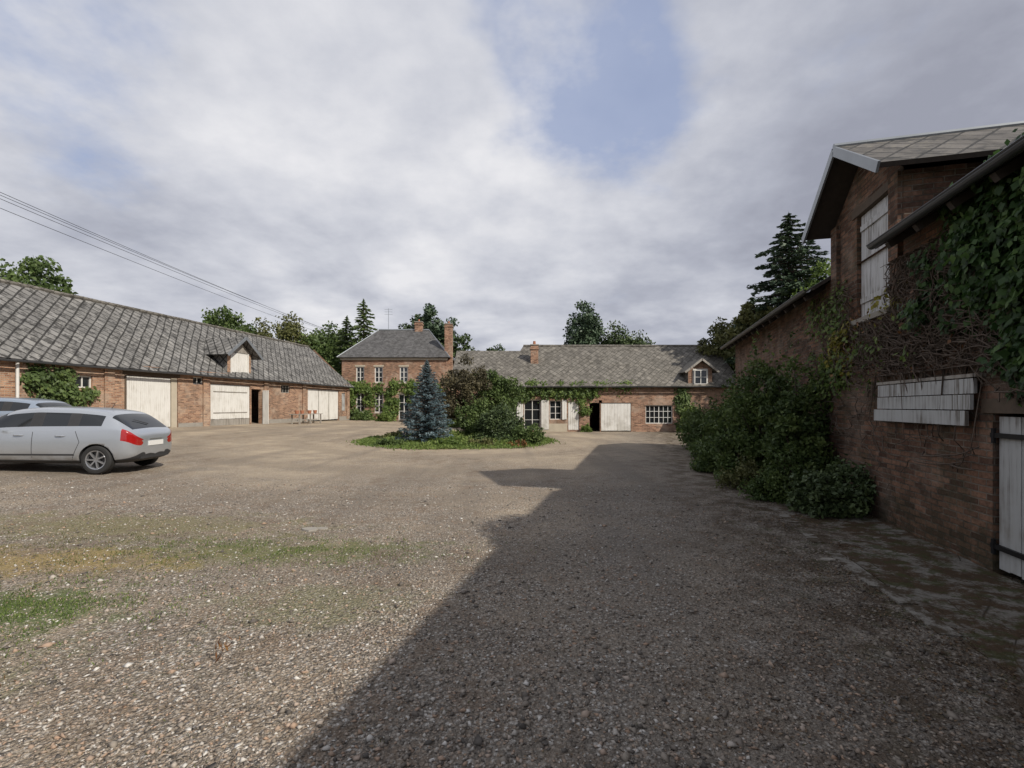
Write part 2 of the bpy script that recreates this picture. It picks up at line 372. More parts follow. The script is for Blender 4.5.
def broadleaf(name,x,y,h,r,mat,n=9000,leaf=.3,trunk=.3,base=.3,k=60,z0=None,rs=(.16,.32)):
    z0=gz(x,y) if z0 is None else z0
    e=empty(name,(x,y,z0)); mb=MB()
    bend=[(0,0,-.2),(random.uniform(-.1,.1)*r,random.uniform(-.1,.1)*r,h*.3),(random.uniform(-.1,.1)*r,0,h*.55),(0,0,h*.85)]
    mb.tube(bend,[trunk,trunk*.75,trunk*.5,trunk*.12],M_bark,8)
    cz=h*(base+1)/2; rz=h*(1-base)/2
    d=unit(rng.normal(size=(k,3))); rr=rng.uniform(.35,.97,k)
    C=d*rr[:,None]*np.array([r,r,rz])*.9+np.array([0,0,cz]); C[:,2]+=rng.normal(size=k)*rz*.06
    R=rng.uniform(rs[0],rs[1],k)*r
    for i in range(0,k,3):
        s=Vector(bend[1]).lerp(Vector(bend[3]),random.uniform(0,.8)); c=Vector(C[i]); m=s.lerp(c,.5)+Vector((0,0,.08*h*random.random()))
        mb.tube([s,m,c],[trunk*.32,trunk*.2,.02],M_bark,5)
    mb.obj('trunk',e,True)
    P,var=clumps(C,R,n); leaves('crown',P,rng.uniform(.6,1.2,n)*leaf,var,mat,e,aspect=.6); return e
def conifer(name,x,y,h,r,mat,nb=220,cards=45,size=.3,droop=.25,base=.08,trunk=.2,power=.85,irr=.25,aspect=.35,z0=None,upsweep=0.):
    z0=gz(x,y) if z0 is None else z0
    e=empty(name,(x,y,z0)); mb=MB(); mb.tube([(0,0,-.2),(0,0,h*.5),(0,0,h*.99)],[trunk,trunk*.55,.02],M_bark,8)
    P=[];D=[];S=[];Vv=[]
    for i in range(nb):
        t=(i+random.random())/nb; t=base+(1-base)*t**.9; z=h*t; a=i*2.39996+random.uniform(-.3,.3)
        R=r*max(.03,(1-t)**power)*random.uniform(1-irr,1+irr*.4)
        dirv=np.array([math.cos(a),math.sin(a),0]); dr=droop*R
        mb.tube([(0,0,z),tuple(dirv*R*.5+np.array([0,0,z-dr*.35+upsweep*R*.4])),tuple(dirv*R*.97+np.array([0,0,z-dr+upsweep*R]))],[.02+R*.014,.01+R*.008,.004],M_bark,4,False)
        n=int(cards*(.25+R/r)); s=rng.random(n)**.6; side=np.array([-dirv[1],dirv[0],0])
        wv=(rng.random(n)-.5)*R*.55*(1.15-s)*1.0
        p=dirv*(s*R)[:,None]+side*wv[:,None]; p[:,2]+=z-dr*s**1.5+upsweep*R*s-rng.random(n)*R*.10-np.abs(wv)*.25
        P.append(p); dd=np.tile(dirv,(n,1))*.9+side*(np.sign(wv)*.8)[:,None]; dd[:,2]-=.25-upsweep; D.append(dd)
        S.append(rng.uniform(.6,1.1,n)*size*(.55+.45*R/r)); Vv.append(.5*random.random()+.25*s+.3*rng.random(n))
    n=60; p=np.zeros((n,3)); p[:,2]=h*rng.uniform(.9,1.01,n); P.append(p); dd=np.tile([0,0,1.],(n,1))+rng.normal(size=(n,3))*.7; D.append(dd); S.append(np.full(n,size*.5)); Vv.append(rng.random(n))
    mb.obj('trunk',e,True)
    P=np.vstack(P); leaves('needles',P,np.concatenate(S),np.concatenate(Vv),mat,e,axisdir=np.vstack(D),jit=.3,aspect=aspect); return e
def bush(name,x,y,rx,ry,h,mat,n=6000,leaf=.08,k=40,z0=None,aspect=.6,full=False,squash=.8,rs=(.18,.36)):
    z0=gz(x,y) if z0 is None else z0
    e=empty(name,(x,y,z0)); d=unit(rng.normal(size=(k,3))); d[:,2]=np.abs(d[:,2])
    rr=rng.uniform(.4,.95,k)[:,None]; C=d*rr*np.array([rx,ry,h])*.85; C[:,2]=np.maximum(C[:,2],.1*h)
    mb=MB()
    for i in range(0,k,2):
        c=Vector(C[i]); mb.tube([(random.uniform(-.1,.1)*rx,random.uniform(-.1,.1)*ry,-.05),(c.x*.4,c.y*.4,c.z*.6),tuple(c*1.05)],[.03,.018,.005],M_bark,5,False)
    mb.obj('stems',e,True)
    R=rng.uniform(rs[0],rs[1],k)*min(max(rx,ry),h); P,var=clumps(C,R,n,squash)
    m=n//9; t=rng.random(m); j=rng.integers(0,k,m); P2=C[j]*(1+.34*t[:,None])+rng.normal(size=(m,3))*.04
    P=np.vstack([P,P2]); var=np.concatenate([var,rng.random(m)]); keep=P[:,2]>.01; P=P[keep]; var=var[keep]
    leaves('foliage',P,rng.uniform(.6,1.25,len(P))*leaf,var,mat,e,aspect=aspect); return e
def ivy(name,parent,rects,mat,leaf,seed=0,off=(.03,.22),hang=0,aspect=.85,clr=(.12,.3)):
    Ps=[];Vs=[]
    for x0,x1,z0,z1,k,per in rects:
        C=np.stack([rng.uniform(x0,x1,k),np.zeros(k),rng.uniform(z0,z1,k)],1); R=rng.uniform(*clr,k)
        idx=np.repeat(np.arange(k),per); n=len(idx); d=rng.normal(size=(n,2))*.55
        thick=rng.uniform(off[0],off[1],k)
        P=np.zeros((n,3)); P[:,0]=C[idx,0]+d[:,0]*R[idx]; P[:,2]=C[idx,2]+d[:,1]*R[idx]; rr=np.exp(-(d**2).sum(1))
        P[:,1]=-.015-thick[idx]*rr*rng.random(n); Ps.append(P); Vs.append(.5*rng.random(k)[idx]+.5*rng.random(n))
    P=np.vstack(Ps); V=np.concatenate(Vs); n=len(P)
    ax=np.tile([0,-.2,-1.],(n,1))
    return leaves(name,P,rng.uniform(.6,1.2,n)*leaf,V,mat,parent,axisdir=ax,jit=.6,aspect=aspect,normal=np.tile([0,-1.,.35],(n,1)),njit=.45)

# ================================================================ LEFT BARN
a=math.atan2(.989,.1483)
barn=empty('brick_barn',(-18.1,17,0),(0,0,a))
EZ=3.47; RZ=6.65; D=6.8; X0=-10; L=25.6
ops=[(2.5,3.2,2.35,2.85),(4.65,7.5,.3,3.02),(8.45,9.15,2.75,3.15),(9.65,12.85,.2,2.85),(12.95,13.9,.2,2.65),(15.9,16.9,2.5,3.05),(19.1,23.7,.2,2.9),(24.2,24.8,1.2,2.7)]
w=MB(); wall(w,L,-.3,EZ,ops,M_brickL,X0); shell(w,L,D,-.3,EZ,RZ,M_brickL,X0)
for o in ops[1:]: lintel(w,o[0],o[1],o[3],M_brickL if o[0]>4.7 else M_wood)
for pa,pb in ((X0,4.6),(7.5,9.6),(13.95,19.05),(23.75,L)): w.box(pa,pb,-.03,-.002,-.2,.72,M_concrete)
for s0 in (3.9,9.3,14.3,18.6,25.2): w.box(s0-.22,s0+.22,-.07,-.0325,.5,EZ-.28,M_brickL)
for i,p in enumerate((.04,.08,.12)): w.box(X0,L,-p,-.001,EZ-.27+i*.09,EZ-.185+i*.09,M_brickL)
w.obj('walls',barn)
d=MB()
planks(d,4.7,7.1,.55,2.98,.06,M_white,.11); d.box(7.13,7.46,.02,.2,.4,3.0,M_beige)
d.box(4.62,4.7,-.03,.1,.4,3.02,M_wood)
planks(d,9.68,12.82,.85,2.82,.05,M_white,.17); planks(d,9.68,12.82,.4,.84,.04,M_greywood,.17)
for z in (1.2,2.4): d.box(9.9,12.6,.02,.044,z,z+.04,M_greywood)
planks(d,19.15,23.65,.5,2.87,.05,M_white,.16)
for xx in (20.65,22.15): d.box(xx-.03,xx+.03,.03,.044,.5,2.87,M_greywood)
planks(d,24.2,24.8,1.2,2.7,.05,M_whiteW,.12)
d.box(13.86,13.9,-.5,-.1,.45,2.6,M_white)
d.obj('doors',barn)
d=MB(); window(d,2.5,3.2,2.35,2.85,2,1); window(d,8.45,9.15,2.75,3.15,2,1); window(d,15.9,16.9,2.5,3.05,3,1,fr=M_greywood); d.obj('windows',barn)
r=MB(); ov=.32; sl=(RZ-EZ)/(D/2)
r.roofgrid((X0-.1,-ov,EZ-ov*sl+.12),(L+.15,-ov,EZ-ov*sl+.12),(L-.9,D/2,RZ+.12),(X0-.1,D/2,RZ+.12),M_slateL,70,9,.045)
r.roofgrid((X0-.1,D+ov,EZ-ov*sl+.12),(L+.15,D+ov,EZ-ov*sl+.12),(L-.9,D/2,RZ+.12),(X0-.1,D/2,RZ+.12),M_slateL,30,5,.03)
for i in range(78):
    x=X0+i*.445; r.tube([(x,D/2,RZ+.11+.03*noise.noise((x,0,0))),(x+.46,D/2,RZ+.12+.03*noise.noise((x+.4,0,0)))],[.115,.10],M_slateB,7)
gutter(r,X0,L,-ov-.06,EZ-ov*sl+.07,.07,M_gut)
r.tube([(.4,-.14,EZ-.25),(.4,-.14,.4)],[.05,.05],M_trim,8)
r.obj('roof',barn)
dm=MB(); a0,a1=10.9,12.9; mid=(a0+a1)/2
wallm=M_brickL
dm.poly([(a0,-.01,EZ-.3),(a0+.3,-.01,EZ-.3),(a0+.3,-.01,4.78),(a0,-.01,4.75)],wallm); dm.poly([(a1-.3,-.01,EZ-.3),(a1,-.01,EZ-.3),(a1,-.01,4.75),(a1-.3,-.01,4.78)],wallm)
dm.poly([(a0,-.01,4.75),(a0+.3,-.01,4.781),(a1-.3,-.01,4.781),(a1,-.01,4.75),(mid,-.01,5.5)],M_greywood)
for xx in (a0,a1): dm.poly([(xx,-.01,EZ-.3),(xx,2.0,EZ-.3+1.6),(xx,2.0,4.9),(xx,-.01,4.75)],M_slateL)
planks(dm,a0+.3,a1-.3,EZ-.25,4.76,.02,M_white,.17)
dm.box(a0+.24,a0+.3,-.05,.03,EZ-.2,4.78,M_trim); dm.box(a1-.3,a1-.24,-.05,.03,EZ-.2,4.78,M_trim)
for sg in (-1,1):
    e0=mid+sg*1.5
    dm.roofgrid((e0,-.45,4.55),(e0,2.3,4.55),(mid,2.9,5.72),(mid,-.45,5.72),M_slateL,8,4,.01,.06)
    dm.beam((mid,-.47,5.66),(e0,-.47,4.5),.03,.16,M_zinc)
dm.obj('dormer',barn)
ivy('climber',barn,[(.8,2.3,2.0,3.0,24,50),(1.2,2.5,1.2,2.2,16,40),(2.3,3.3,1.9,2.25,6,30)],L_green,.16,off=(.1,.5),clr=(.2,.38))

# ================================================================ RIGHT BARN
ar=math.atan2(-.968,-.252)
rb=empty('brick_barn',(7.68,16.5,0),(0,0,ar))
EZ=3.78; D=7.; RZ=EZ+D/2*.62; L=23.5; X0=0
ops=[(12.33,13.5,-.3,1.53),(9.41,10.4,2.92,EZ),(2.2,3.0,1.1,2.2)]
w=MB(); wall(w,L,-.3,EZ,ops,M_brickR,X0,.16); shell(w,L,D,-.3,EZ,RZ,M_brickR)
a0,a1=8.57,10.75; mid=(a0+a1)/2
DE=4.62; AP=5.46
w.poly([(a0,0,EZ),(9.41,0,EZ),(9.41,0,4.5),(a0,0,4.5)],M_brickR); w.poly([(10.4,0,EZ),(a1,0,EZ),(a1,0,4.5),(10.4,0,4.5)],M_brickR)
w.poly([(a0,0,4.5),(9.41,0,4.5),(10.4,0,4.5),(a1,0,4.5),(a1,0,4.64),(mid,0,AP-.08),(a0,0,4.64)],M_brickR)
for xx in (9.41,10.4): w.poly([(xx,0,EZ),(xx,.16,EZ),(xx,.16,4.5),(xx,0,4.5)],M_brickR)
w.box(9.28,10.53,-.02,.12,4.5,4.62,M_wood)
for xx in (a0,a1): w.poly([(xx,0,EZ),(xx,3.0,EZ+.3),(xx,3.0,4.6),(xx,0,4.6)],M_brickR)
for xx in (a0+.12,a1-.12): w.box(xx-.13,xx+.11,-.06,-.002,3.5,4.6,M_brickR)
w.box(9.3,10.5,-.06,.1,2.84,2.915,M_concrete)
lintel(w,12.33,13.5,1.53,M_wood,.14,.02)
w.obj('walls',rb)
d=MB(); planks(d,9.44,10.37,2.93,4.49,.05,M_loft,.155)
for z in (3.15,4.25): d.box(9.47,10.34,.025,.048,z,z+.08,M_loft)
planks(d,12.36,13.47,.06,1.5,.03,M_whiteW,.14)
for z in (.25,1.3): d.box(12.3,13.1,-.005,.024,z,z+.045,M_iron); d.tube([(12.34,.0,z-.05),(12.34,.0,z+.09)],[.02,.02],M_iron,6)
d.obj('doors',rb)
d=MB()
for i in range(3):
    z=1.40+i*.16; y=-.10+ (i*.16)*.12
    d.box(10.3+random.uniform(-.03,.03),12.2+random.uniform(-.03,.03),y-.03,y,z+.004,z+.153,M_whiteW)
for xx in (10.6,11.9): d.box(xx-.04,xx+.04,-.065,-.005,1.4,1.9,M_greywood)
d.box(10.25,12.25,-.09,-.002,1.885,1.92,M_greywood)
d.obj('hatch',rb)
r=MB(); ov=.34; sl=.62
def rseg(xa,xb):
    r.roofgrid((xa,-ov,EZ-ov*sl+.1),(xb,-ov,EZ-ov*sl+.1),(xb,D/2,RZ+.1),(xa,D/2,RZ+.1),M_slateR,30,6,.02,.06,M_soffit)
rseg(-.3,a0-.0); rseg(a1,L+.3)
r.roofgrid((a0,1.2,EZ+1.2*sl+.1),(a1,1.2,EZ+1.2*sl+.1),(a1,D/2,RZ+.1),(a0,D/2,RZ+.1),M_slateR,6,4,.01,.07)
r.roofgrid((-.3,D+ov,EZ-ov*sl+.1),(L+.3,D+ov,EZ-ov*sl+.1),(L+.3,D/2,RZ+.1),(-.3,D/2,RZ+.1),M_slateR,20,4,.02,.07)
gz_=EZ-ov*sl+.07
gutter(r,-.3,a0-.1,-ov-.05,gz_,.055,M_gut); gutter(r,a1+.1,L+.3,-ov-.05,gz_,.055,M_gut)
for i in range(38):
    x=i*.6+.3
    if a0-.1<x<a1+.1: continue
    r.beam((x,-ov+.02,EZ-ov*sl-.02),(x,.3,EZ+.3*sl-.02),.07,.08,M_soffit)
for sg in (-1,1):
    e0=mid+sg*1.38
    r.roofgrid((e0,-.38,DE-.02),(e0,3.4,DE-.02),(mid,3.4,AP+.05),(mid,-.38,AP+.05),M_slateR,10,5,.008,.06,M_soffit)
    r.beam((mid,-.40,AP-.01),(e0,-.40,DE-.07),.03,.13,M_zinc)
r.tube([(mid,-.40,AP+.05),(mid,3.4,AP+.05)],[.05,.05],M_zinc,8)
r.obj('roof',rb)
vm=MB()
for i in range(620):
    x=random.gauss(10.9,1.0) if random.random()<.7 else random.uniform(8.0,13.0); z=random.uniform(.8,2.2) if random.random()<.2 else random.uniform(2.0,3.3); pts=[(x,-.02,z)]; ang=random.uniform(-.6,1.2) if random.random()<.6 else random.uniform(1.6,3.)
    for k in range(random.randint(6,14)):
        ang+=random.uniform(-.5,.5); x+=math.cos(ang)*.13; z+=math.sin(ang)*.11; z=min(z,3.45); z=max(z,.2)
        if 10.2<x<12.3 and 1.32<z<1.98: z=2.0
        if 9.38<x<10.43 and z>2.85: break
        if x>12.3 and z<1.6: break
        pts.append((x,-.015-random.random()*.12,z))
    if len(pts)<3: continue
    rr=random.uniform(.003,.010); vm.tube(pts,[rr*(1-.05*k) for k in range(len(pts))],M_vine,4,False)
vm.obj('creeper_stems',rb,True)
ivy('creeper',rb,[(11.9,14.6,2.5,3.75,120,120),(12.7,14.4,1.8,2.9,60,90),(13.3,14.6,3.3,4.05,46,110),(11.3,12.2,2.5,3.3,14,60),(12.5,13.2,1.7,2.2,12,50)],L_ivy,.085,off=(.1,.36),clr=(.14,.32))
ivy('creeper_sparse',rb,[(7.6,9.2,1.8,3.5,34,40),(9.3,11.4,2.0,2.8,12,20)],L_bright,.08,off=(.1,.3),clr=(.12,.3))
ivy('creeper_yellow',rb,[(8.6,9.5,2.2,2.9,11,30),(10.0,10.9,2.8,3.0,5,12)],L_yellow,.08,off=(.1,.3))
ivy('creeper_rust',rb,[(8.5,12,2.0,3.0,40,9)],L_rust,.055,off=(.05,.2))

def wallpt(d,out): return (3.39+.26*d-out*.968, d+out*.252)
for (dd,out,rx,h,mat,n,leaf) in ((7.0,.45,.7,.95,L_dark,7000,.07),(8.1,.6,.8,1.8,L_shade,9000,.075),(8.5,.45,.85,3.2,L_shade,11000,.08),(9.9,.7,1.1,3.25,L_shade,13000,.085),
        (11.8,.7,1.1,2.9,L_shade,10000,.09),(13.4,.8,1.1,2.5,L_shade,8000,.09),(15,.8,1.2,2.4,L_green,7000,.1),(9.9,1.2,.7,1.4,L_shade,6000,.075),(17.6,1.0,1.1,1.9,L_green,5000,.1),(8.0,.95,.65,.65,L_shade,5000,.06),(9.0,1.25,.6,.7,L_oliv,2600,.06),(11.4,1.4,.7,1.0,L_shade,4500,.08)):
    p=wallpt(dd,out); bush('shrub',p[0],p[1],rx,rx*.85,h,mat,n,leaf,56,rs=(.14,.34))

m,T=newmat('mossy_stone'); P=T.n('ShaderNodeNewGeometry').outputs['Position']
n1=T.noise(P,2.6,6,.8); n2=T.noise(P,14,4,.7); v=T.n('ShaderNodeTexVoronoi',{'feature':'DISTANCE_TO_EDGE'},Vector=P,Scale=2.6).outputs[0]
c=T.mix(n2,(.12,.11,.094),(.25,.235,.21)); c=T.mix(T.mapr(v,.02,.0),c,(.035,.029,.022))
c=T.mix(T.mapr(n1,.42,.54),c,T.mix(n2,(.032,.024,.016),(.10,.064,.038))); c=T.mix(T.math('MULTIPLY',T.mapr(T.noise(P,5,4,.75),.5,.6),.75),c,(.05,.054,.02))
M_moss=finish(m,T,c,.95,T.math('ADD',n2,T.math('MULTIPLY',n1,2.)),.03,.9,spec=.2)
m,T=newmat('kerb_stone'); P=T.n('ShaderNodeNewGeometry').outputs['Position']; n2=T.noise(P,20,4,.7)
c=T.mix(n2,(.15,.14,.122),(.29,.275,.25)); c=T.mix(T.mapr(T.noise(P,4,6,.8),.42,.55),c,(.065,.05,.034)); M_kerb=finish(m,T,c,.95,n2,.015,.8,spec=.2)
ap=empty('stone_kerb',(7.68,16.5,0),(0,0,ar)); k=MB()
x=7.5
while x<17.5:
    l=random.uniform(.25,.8); o=random.uniform(-.03,.03); h0=.006+random.uniform(-.016,.010)
    k.roofgrid((x+.015,-1.26+o,h0),(x+l-.015,-1.26+o,h0),(x+l-.015,-1.13+o,h0),(x+.015,-1.13+o,h0),M_kerb,6,2,.014,.1); x+=l
k.obj('kerb_stones',ap)
k=MB(); k.roofgrid((7.5,-1.125,-.002),(17.5,-1.125,-.002),(17.5,-.01,.03),(7.5,-.01,.03),M_moss,80,12,.02,.04); k.obj('apron',ap)

# ================================================================ BACK OUTBUILDING (y=30)
bo=empty('brick_outbuilding',(0,30,0)); EZ=2.95; RZ=5.75; D=8.
ops=[(.75,1.8,.1,2.0),(2.35,3.1,.75,1.95),(3.5,4.2,.1,1.9),(4.85,5.5,0,1.8),(5.55,7.45,0,1.8),(8.35,10.05,.5,1.65),(-.1,.35,.8,1.9)]
w=MB(); X0=-.6; L=14.2; wall(w,L,-.3,EZ,ops,M_brickH,X0)
w.poly([(X0,D,-.3),(X0,D,EZ),(L,D,EZ),(L,D,-.3)],M_brickH)
w.poly([(X0,0,-.3),(X0,0,EZ),(X0,D,EZ),(X0,D,-.3)],M_brickH)
w.poly([(L,0,-.3),(L,D,-.3),(L,D,EZ),(L,D/2,RZ),(L,0,EZ)],M_brickH)
for o in ops: lintel(w,o[0],o[1],o[3],M_brickH,.16,.02)
w.box(X0,.7,-.012,-.002,-.05,.5,M_beige); w.box(1.85,3.45,-.012,-.002,-.05,.5,M_beige)
w.obj('walls',bo)
d=MB(); window(d,.75,1.8,.1,2.0,2,3); window(d,2.35,3.1,.75,1.95,2,3); window(d,8.35,10.05,.5,1.65,6,3,m=.03); window(d,-.1,.35,.8,1.9,1,3)
for xs_ in ((1.83,2.3),(3.13,3.42),(.3,.7)): planks(d,xs_[0],xs_[1],.12 if xs_[0]<2.2 else .75,1.97,-.05,M_white,.12,t=.025)
planks(d,3.52,4.18,.1,1.88,.04,M_white,.14); planks(d,5.57,7.43,.05,1.78,.03,M_white,.2)
d.obj('doors_and_windows',bo)
r=MB(); ov=.3; sl=(RZ-EZ)/(D/2)
r.roofgrid((X0-.3,-ov,EZ-ov*sl+.1),(L+.15,-ov,EZ-ov*sl+.1),(L+.15,D/2,RZ+.1),(X0+1.4,D/2,RZ+.1),M_slateB,40,8,.05)
r.roofgrid((X0-.3,D+ov,EZ-ov*sl+.1),(L+.15,D+ov,EZ-ov*sl+.1),(L+.15,D/2,RZ+.1),(X0+1.4,D/2,RZ+.1),M_slateB,20,5,.03)
r.poly([(X0-.3,-ov,EZ-ov*sl+.1),(X0+1.4,D/2,RZ+.1),(X0-.3,D+ov,EZ-ov*sl+.1)],M_slateB)
r.tube([(X0+1.4,D/2,RZ+.1),(L+.15,D/2,RZ+.1)],[.1,.1],M_slateB,7); gutter(r,X0,L,-ov-.06,EZ-ov*sl+.06,.06,M_gut)
r.obj('roof',bo)
c=MB(); chimney(c,1.5,2.2,.5,.45,3.8,5.65,M_brickH,1); c.obj('chimneys',bo)
dm=MB(); a0,a1=11.0,12.5; mid=(a0+a1)/2
dm.poly([(a0,-.02,2.7),(a1,-.02,2.7),(a1,-.02,3.9),(mid,-.02,4.45),(a0,-.02,3.9)],M_brickH)
for xx in (a0,a1): dm.poly([(xx,-.02,2.7),(xx,1.5,3.9),(xx,-.02,3.9)],M_slateB)
window(dm,a0+.35,a1-.35,2.95,3.85,2,2,-.12); dm.box(a0+.28,a1-.28,-.06,-.025,2.88,3.92,M_trim)
for sg in (-1,1):
    e0=mid+sg*1.05; dm.roofgrid((e0,-.35,3.72),(e0,2,3.72),(mid,2.3,4.55),(mid,-.35,4.55),M_slateB,5,3,.01,.06); dm.beam((mid,-.37,4.5),(e0,-.37,3.68),.03,.12,M_greywood)
dm.obj('dormer',bo)
ivy('climber',bo,[(-.9,.9,1.9,2.9,30,55),(.2,5.6,2.3,2.95,60,45),(5.4,7.4,2.6,2.95,12,30),(-.9,-.1,.1,2.2,26,60),(4.2,4.8,1.2,2.5,10,40)],L_bright,.14,off=(.1,.4),clr=(.15,.35))
ivy('climber_dark',bo,[(-.9,5.,2.1,2.9,50,45),(10.4,11.2,.2,2.6,20,60)],L_green,.15,off=(.1,.35),clr=(.15,.35))

lk=empty('brick_cottage',(-4.4,36.5,0)); w=MB(); wall(w,8,-.3,3.85,[(1.3,2.1,.9,2.2),(3.2,4.1,.2,2.3)],M_brickH); shell(w,8,7,-.3,3.85,6.1,M_brickH); w.obj('walls',lk)
d=MB(); window(d,1.3,2.1,.9,2.2); planks(d,3.22,4.08,.2,2.28,.05,M_white,.15); d.obj('doors_and_windows',lk)
r=MB(); r.roofgrid((-.2,-.3,3.75),(8.2,-.3,3.75),(8.2,3.5,6.2),(-.2,3.5,6.2),M_slateB,24,6,.02); r.roofgrid((-.2,7.3,3.75),(8.2,7.3,3.75),(8.2,3.5,6.2),(-.2,3.5,6.2),M_slateB,12,4,.02); r.obj('roof',lk)

# ================================================================ HOUSE (y=44)
ho=empty('brick_house',(-15.6,44,.2)); W=9.6; Dp=8.; EZ=5.85; RZ=9.0
up=[(1.3,2.05,3.55,5.0),(3.0,3.75,3.55,5.0),(5.3,6.05,3.55,5.0),(7.3,8.05,3.55,5.0)]; lo=[(1.3,2.1,.8,2.6),(3.0,3.8,.8,2.6),(5.2,6.2,.15,2.5),(7.3,8.1,.8,2.6)]
w=MB(); wall(w,W,-.4,EZ,up+lo,M_brickH); w.poly([(0,0,-.4),(0,0,EZ),(0,Dp,EZ),(0,Dp,-.4)],M_brickH); w.poly([(W,0,-.4),(W,Dp,-.4),(W,Dp,EZ),(W,0,EZ)],M_brickH); w.poly([(0,Dp,-.4),(0,Dp,EZ),(W,Dp,EZ),(W,Dp,-.4)],M_brickH)
for o in up+lo:
    w.box(o[0]-.08,o[1]+.08,-.04,.05,o[2]-.09,o[2]-.003,M_beige); w.box(o[0]-.1,o[1]+.1,-.02,.05,o[3]+.003,o[3]+.15,M_beige)
w.box(-.04,W+.04,-.05,-.002,3.05,3.2,M_brickH); w.box(-.1,W+.1,-.14,-.003,EZ-.25,EZ-.02,M_beige)
w.obj('walls',ho)
d=MB()
for o in up+lo: window(d,o[0],o[1],o[2],o[3],2,3,fr=M_trim,w=.085,m=.04)
d.obj('windows',ho)
r=MB(); o_=.35; e=[(-o_,-o_,EZ),(W+o_,-o_,EZ),(W+o_,Dp+o_,EZ),(-o_,Dp+o_,EZ)]; R0=(2.3,Dp/2,RZ); R1=(W-2.3,Dp/2,RZ)
r.roofgrid(e[0],e[1],R1,R0,M_slateH,24,6,.02); r.roofgrid(e[3],e[2],R1,R0,M_slateH,12,4,.02)
r.roofgrid(e[0],e[3],R0,R0,M_slateH,10,6,.01); r.roofgrid(e[1],e[2],R1,R1,M_slateH,10,6,.01)
r.tube([R0,R1],[.1,.1],M_zinc,7)
for q,z in ((e[0],R0),(e[1],R1)): r.tube([q,z],[.05,.05],M_zinc,6)
r.obj('roof',ho)
c=MB(); chimney(c,6.3,4.0,.75,.55,8,9.75,M_brickH,1); chimney(c,W+.1,.8,.7,.6,3,9.0,M_brickH,1); c.obj('chimneys',ho)
an=MB(); an.tube([(3.2,4.2,8.8),(3.2,4.2,11.2)],[.025,.02],M_zinc,5)
for z in (10.6,10.85,11.1): an.beam((2.8,4.2,z),(3.6,4.2,z),.02,.02,M_zinc)
an.obj('aerial',ho)
ivy('climber',ho,[(.2,6.8,2.7,3.4,46,42),(.2,1.1,.2,3,20,40),(2.2,2.9,.2,2.8,14,40),(4.0,5.0,.2,2.8,18,40),(6.3,9.2,1.6,3.4,34,42)],L_bright,.22,off=(.1,.5),clr=(.25,.45))

# ================================================================ ISLAND BED
def ellipse_bed(cx,cy,rx,ry):
    n=64; mb=MB(); e=empty('planting_bed',(cx,cy,gz(cx,cy)))
    m,T=newmat('bed_soil'); P=T.n('ShaderNodeNewGeometry').outputs['Position']
    col=T.mix(T.noise(P,2.5,5,.7),(.07,.085,.03),(.16,.17,.06)); M=finish(m,T,col,.95,T.noise(P,12,3),.03,.8,spec=.2)
    def wv(i,s): return 1+.10*noise.noise((math.cos(i*2*math.pi/n)*1.6,math.sin(i*2*math.pi/n)*1.6,s))
    rings=[]
    for f,z in ((1.,-.12),(.93,.06),(.6,.15),(.02,.2)):
        rings.append([(math.cos(2*math.pi*i/n)*rx*f*wv(i,0),math.sin(2*math.pi*i/n)*ry*f*wv(i,0),z) for i in range(n)])
    for a_,b_ in zip(rings,rings[1:]):
        for i in range(n): mb.poly([a_[i],a_[(i+1)%n],b_[(i+1)%n],b_[i]],M)
    mb.obj('soil',e,True)
    N=30000; th=rng.random(N)*2*np.pi; rr=np.sqrt(rng.random(N))*(1.0+.06*rng.normal(size=N)); wv_=np.array([wv(t*n/(2*math.pi),0) for t in th]); X=np.cos(th)*rr*rx*wv_; Y=np.sin(th)*rr*ry*wv_
    hh=np.array([.06+.42*max(0,.45+noise.noise((x*1.1,y*1.1,1.7))) for x,y in zip(X,Y)]); hh*=np.clip(1.25-rr,.15,1); Z=.05+.1*(1-rr)+rng.random(N)*hh
    k=Z>0; ax=np.tile([0,0,1.],(N,1)); leaves('ground_cover',np.stack([X,Y,Z],1)[k],(rng.uniform(.07,.17,N))[k],(.3+.5*rng.random(N)+hh*1.0)[k],L_bright,e,axisdir=ax[k],jit=.8,aspect=.35)
ellipse_bed(-2.4,21.4,4.3,3.8)
conifer('blue_spruce_tree',-3.55,20,3.5,1.3,L_blue,nb=300,cards=110,size=.13,droop=.05,base=.05,trunk=.07,power=.72,irr=.4,aspect=.3,upsweep=.12)
bush('juniper_shrub',-.6,20.3,1.45,1.2,1.95,L_dark,14000,.10,50)
bush('juniper_shrub',.5,19.6,.95,.9,1.1,L_green,7000,.09,40)
bush('garden_shrub',-1.6,21.6,1.3,1.0,2.3,L_green,10000,.11,50)
bush('garden_shrub',-5.1,20.6,.8,.6,.6,L_oliv,4000,.1,30)
bush('garden_shrub',-2.4,18.6,.8,.5,.5,L_bright,3500,.09,30)
bush('garden_shrub',-1.2,18.5,.7,.5,.4,L_oliv,3000,.09,30)
bush('garden_shrub',.3,18.6,.6,.5,.35,L_rust,400,.09,20)
bush('garden_shrub',-4.7,18.9,.9,.6,.4,L_green,3500,.08,30)
broadleaf('garden_tree',-2.3,23.0,4.0,1.5,L_purple,10000,.13,.07,.15,60)
broadleaf('garden_tree',-1.0,24.6,3.8,1.7,L_green,10000,.14,.07,.12,60)
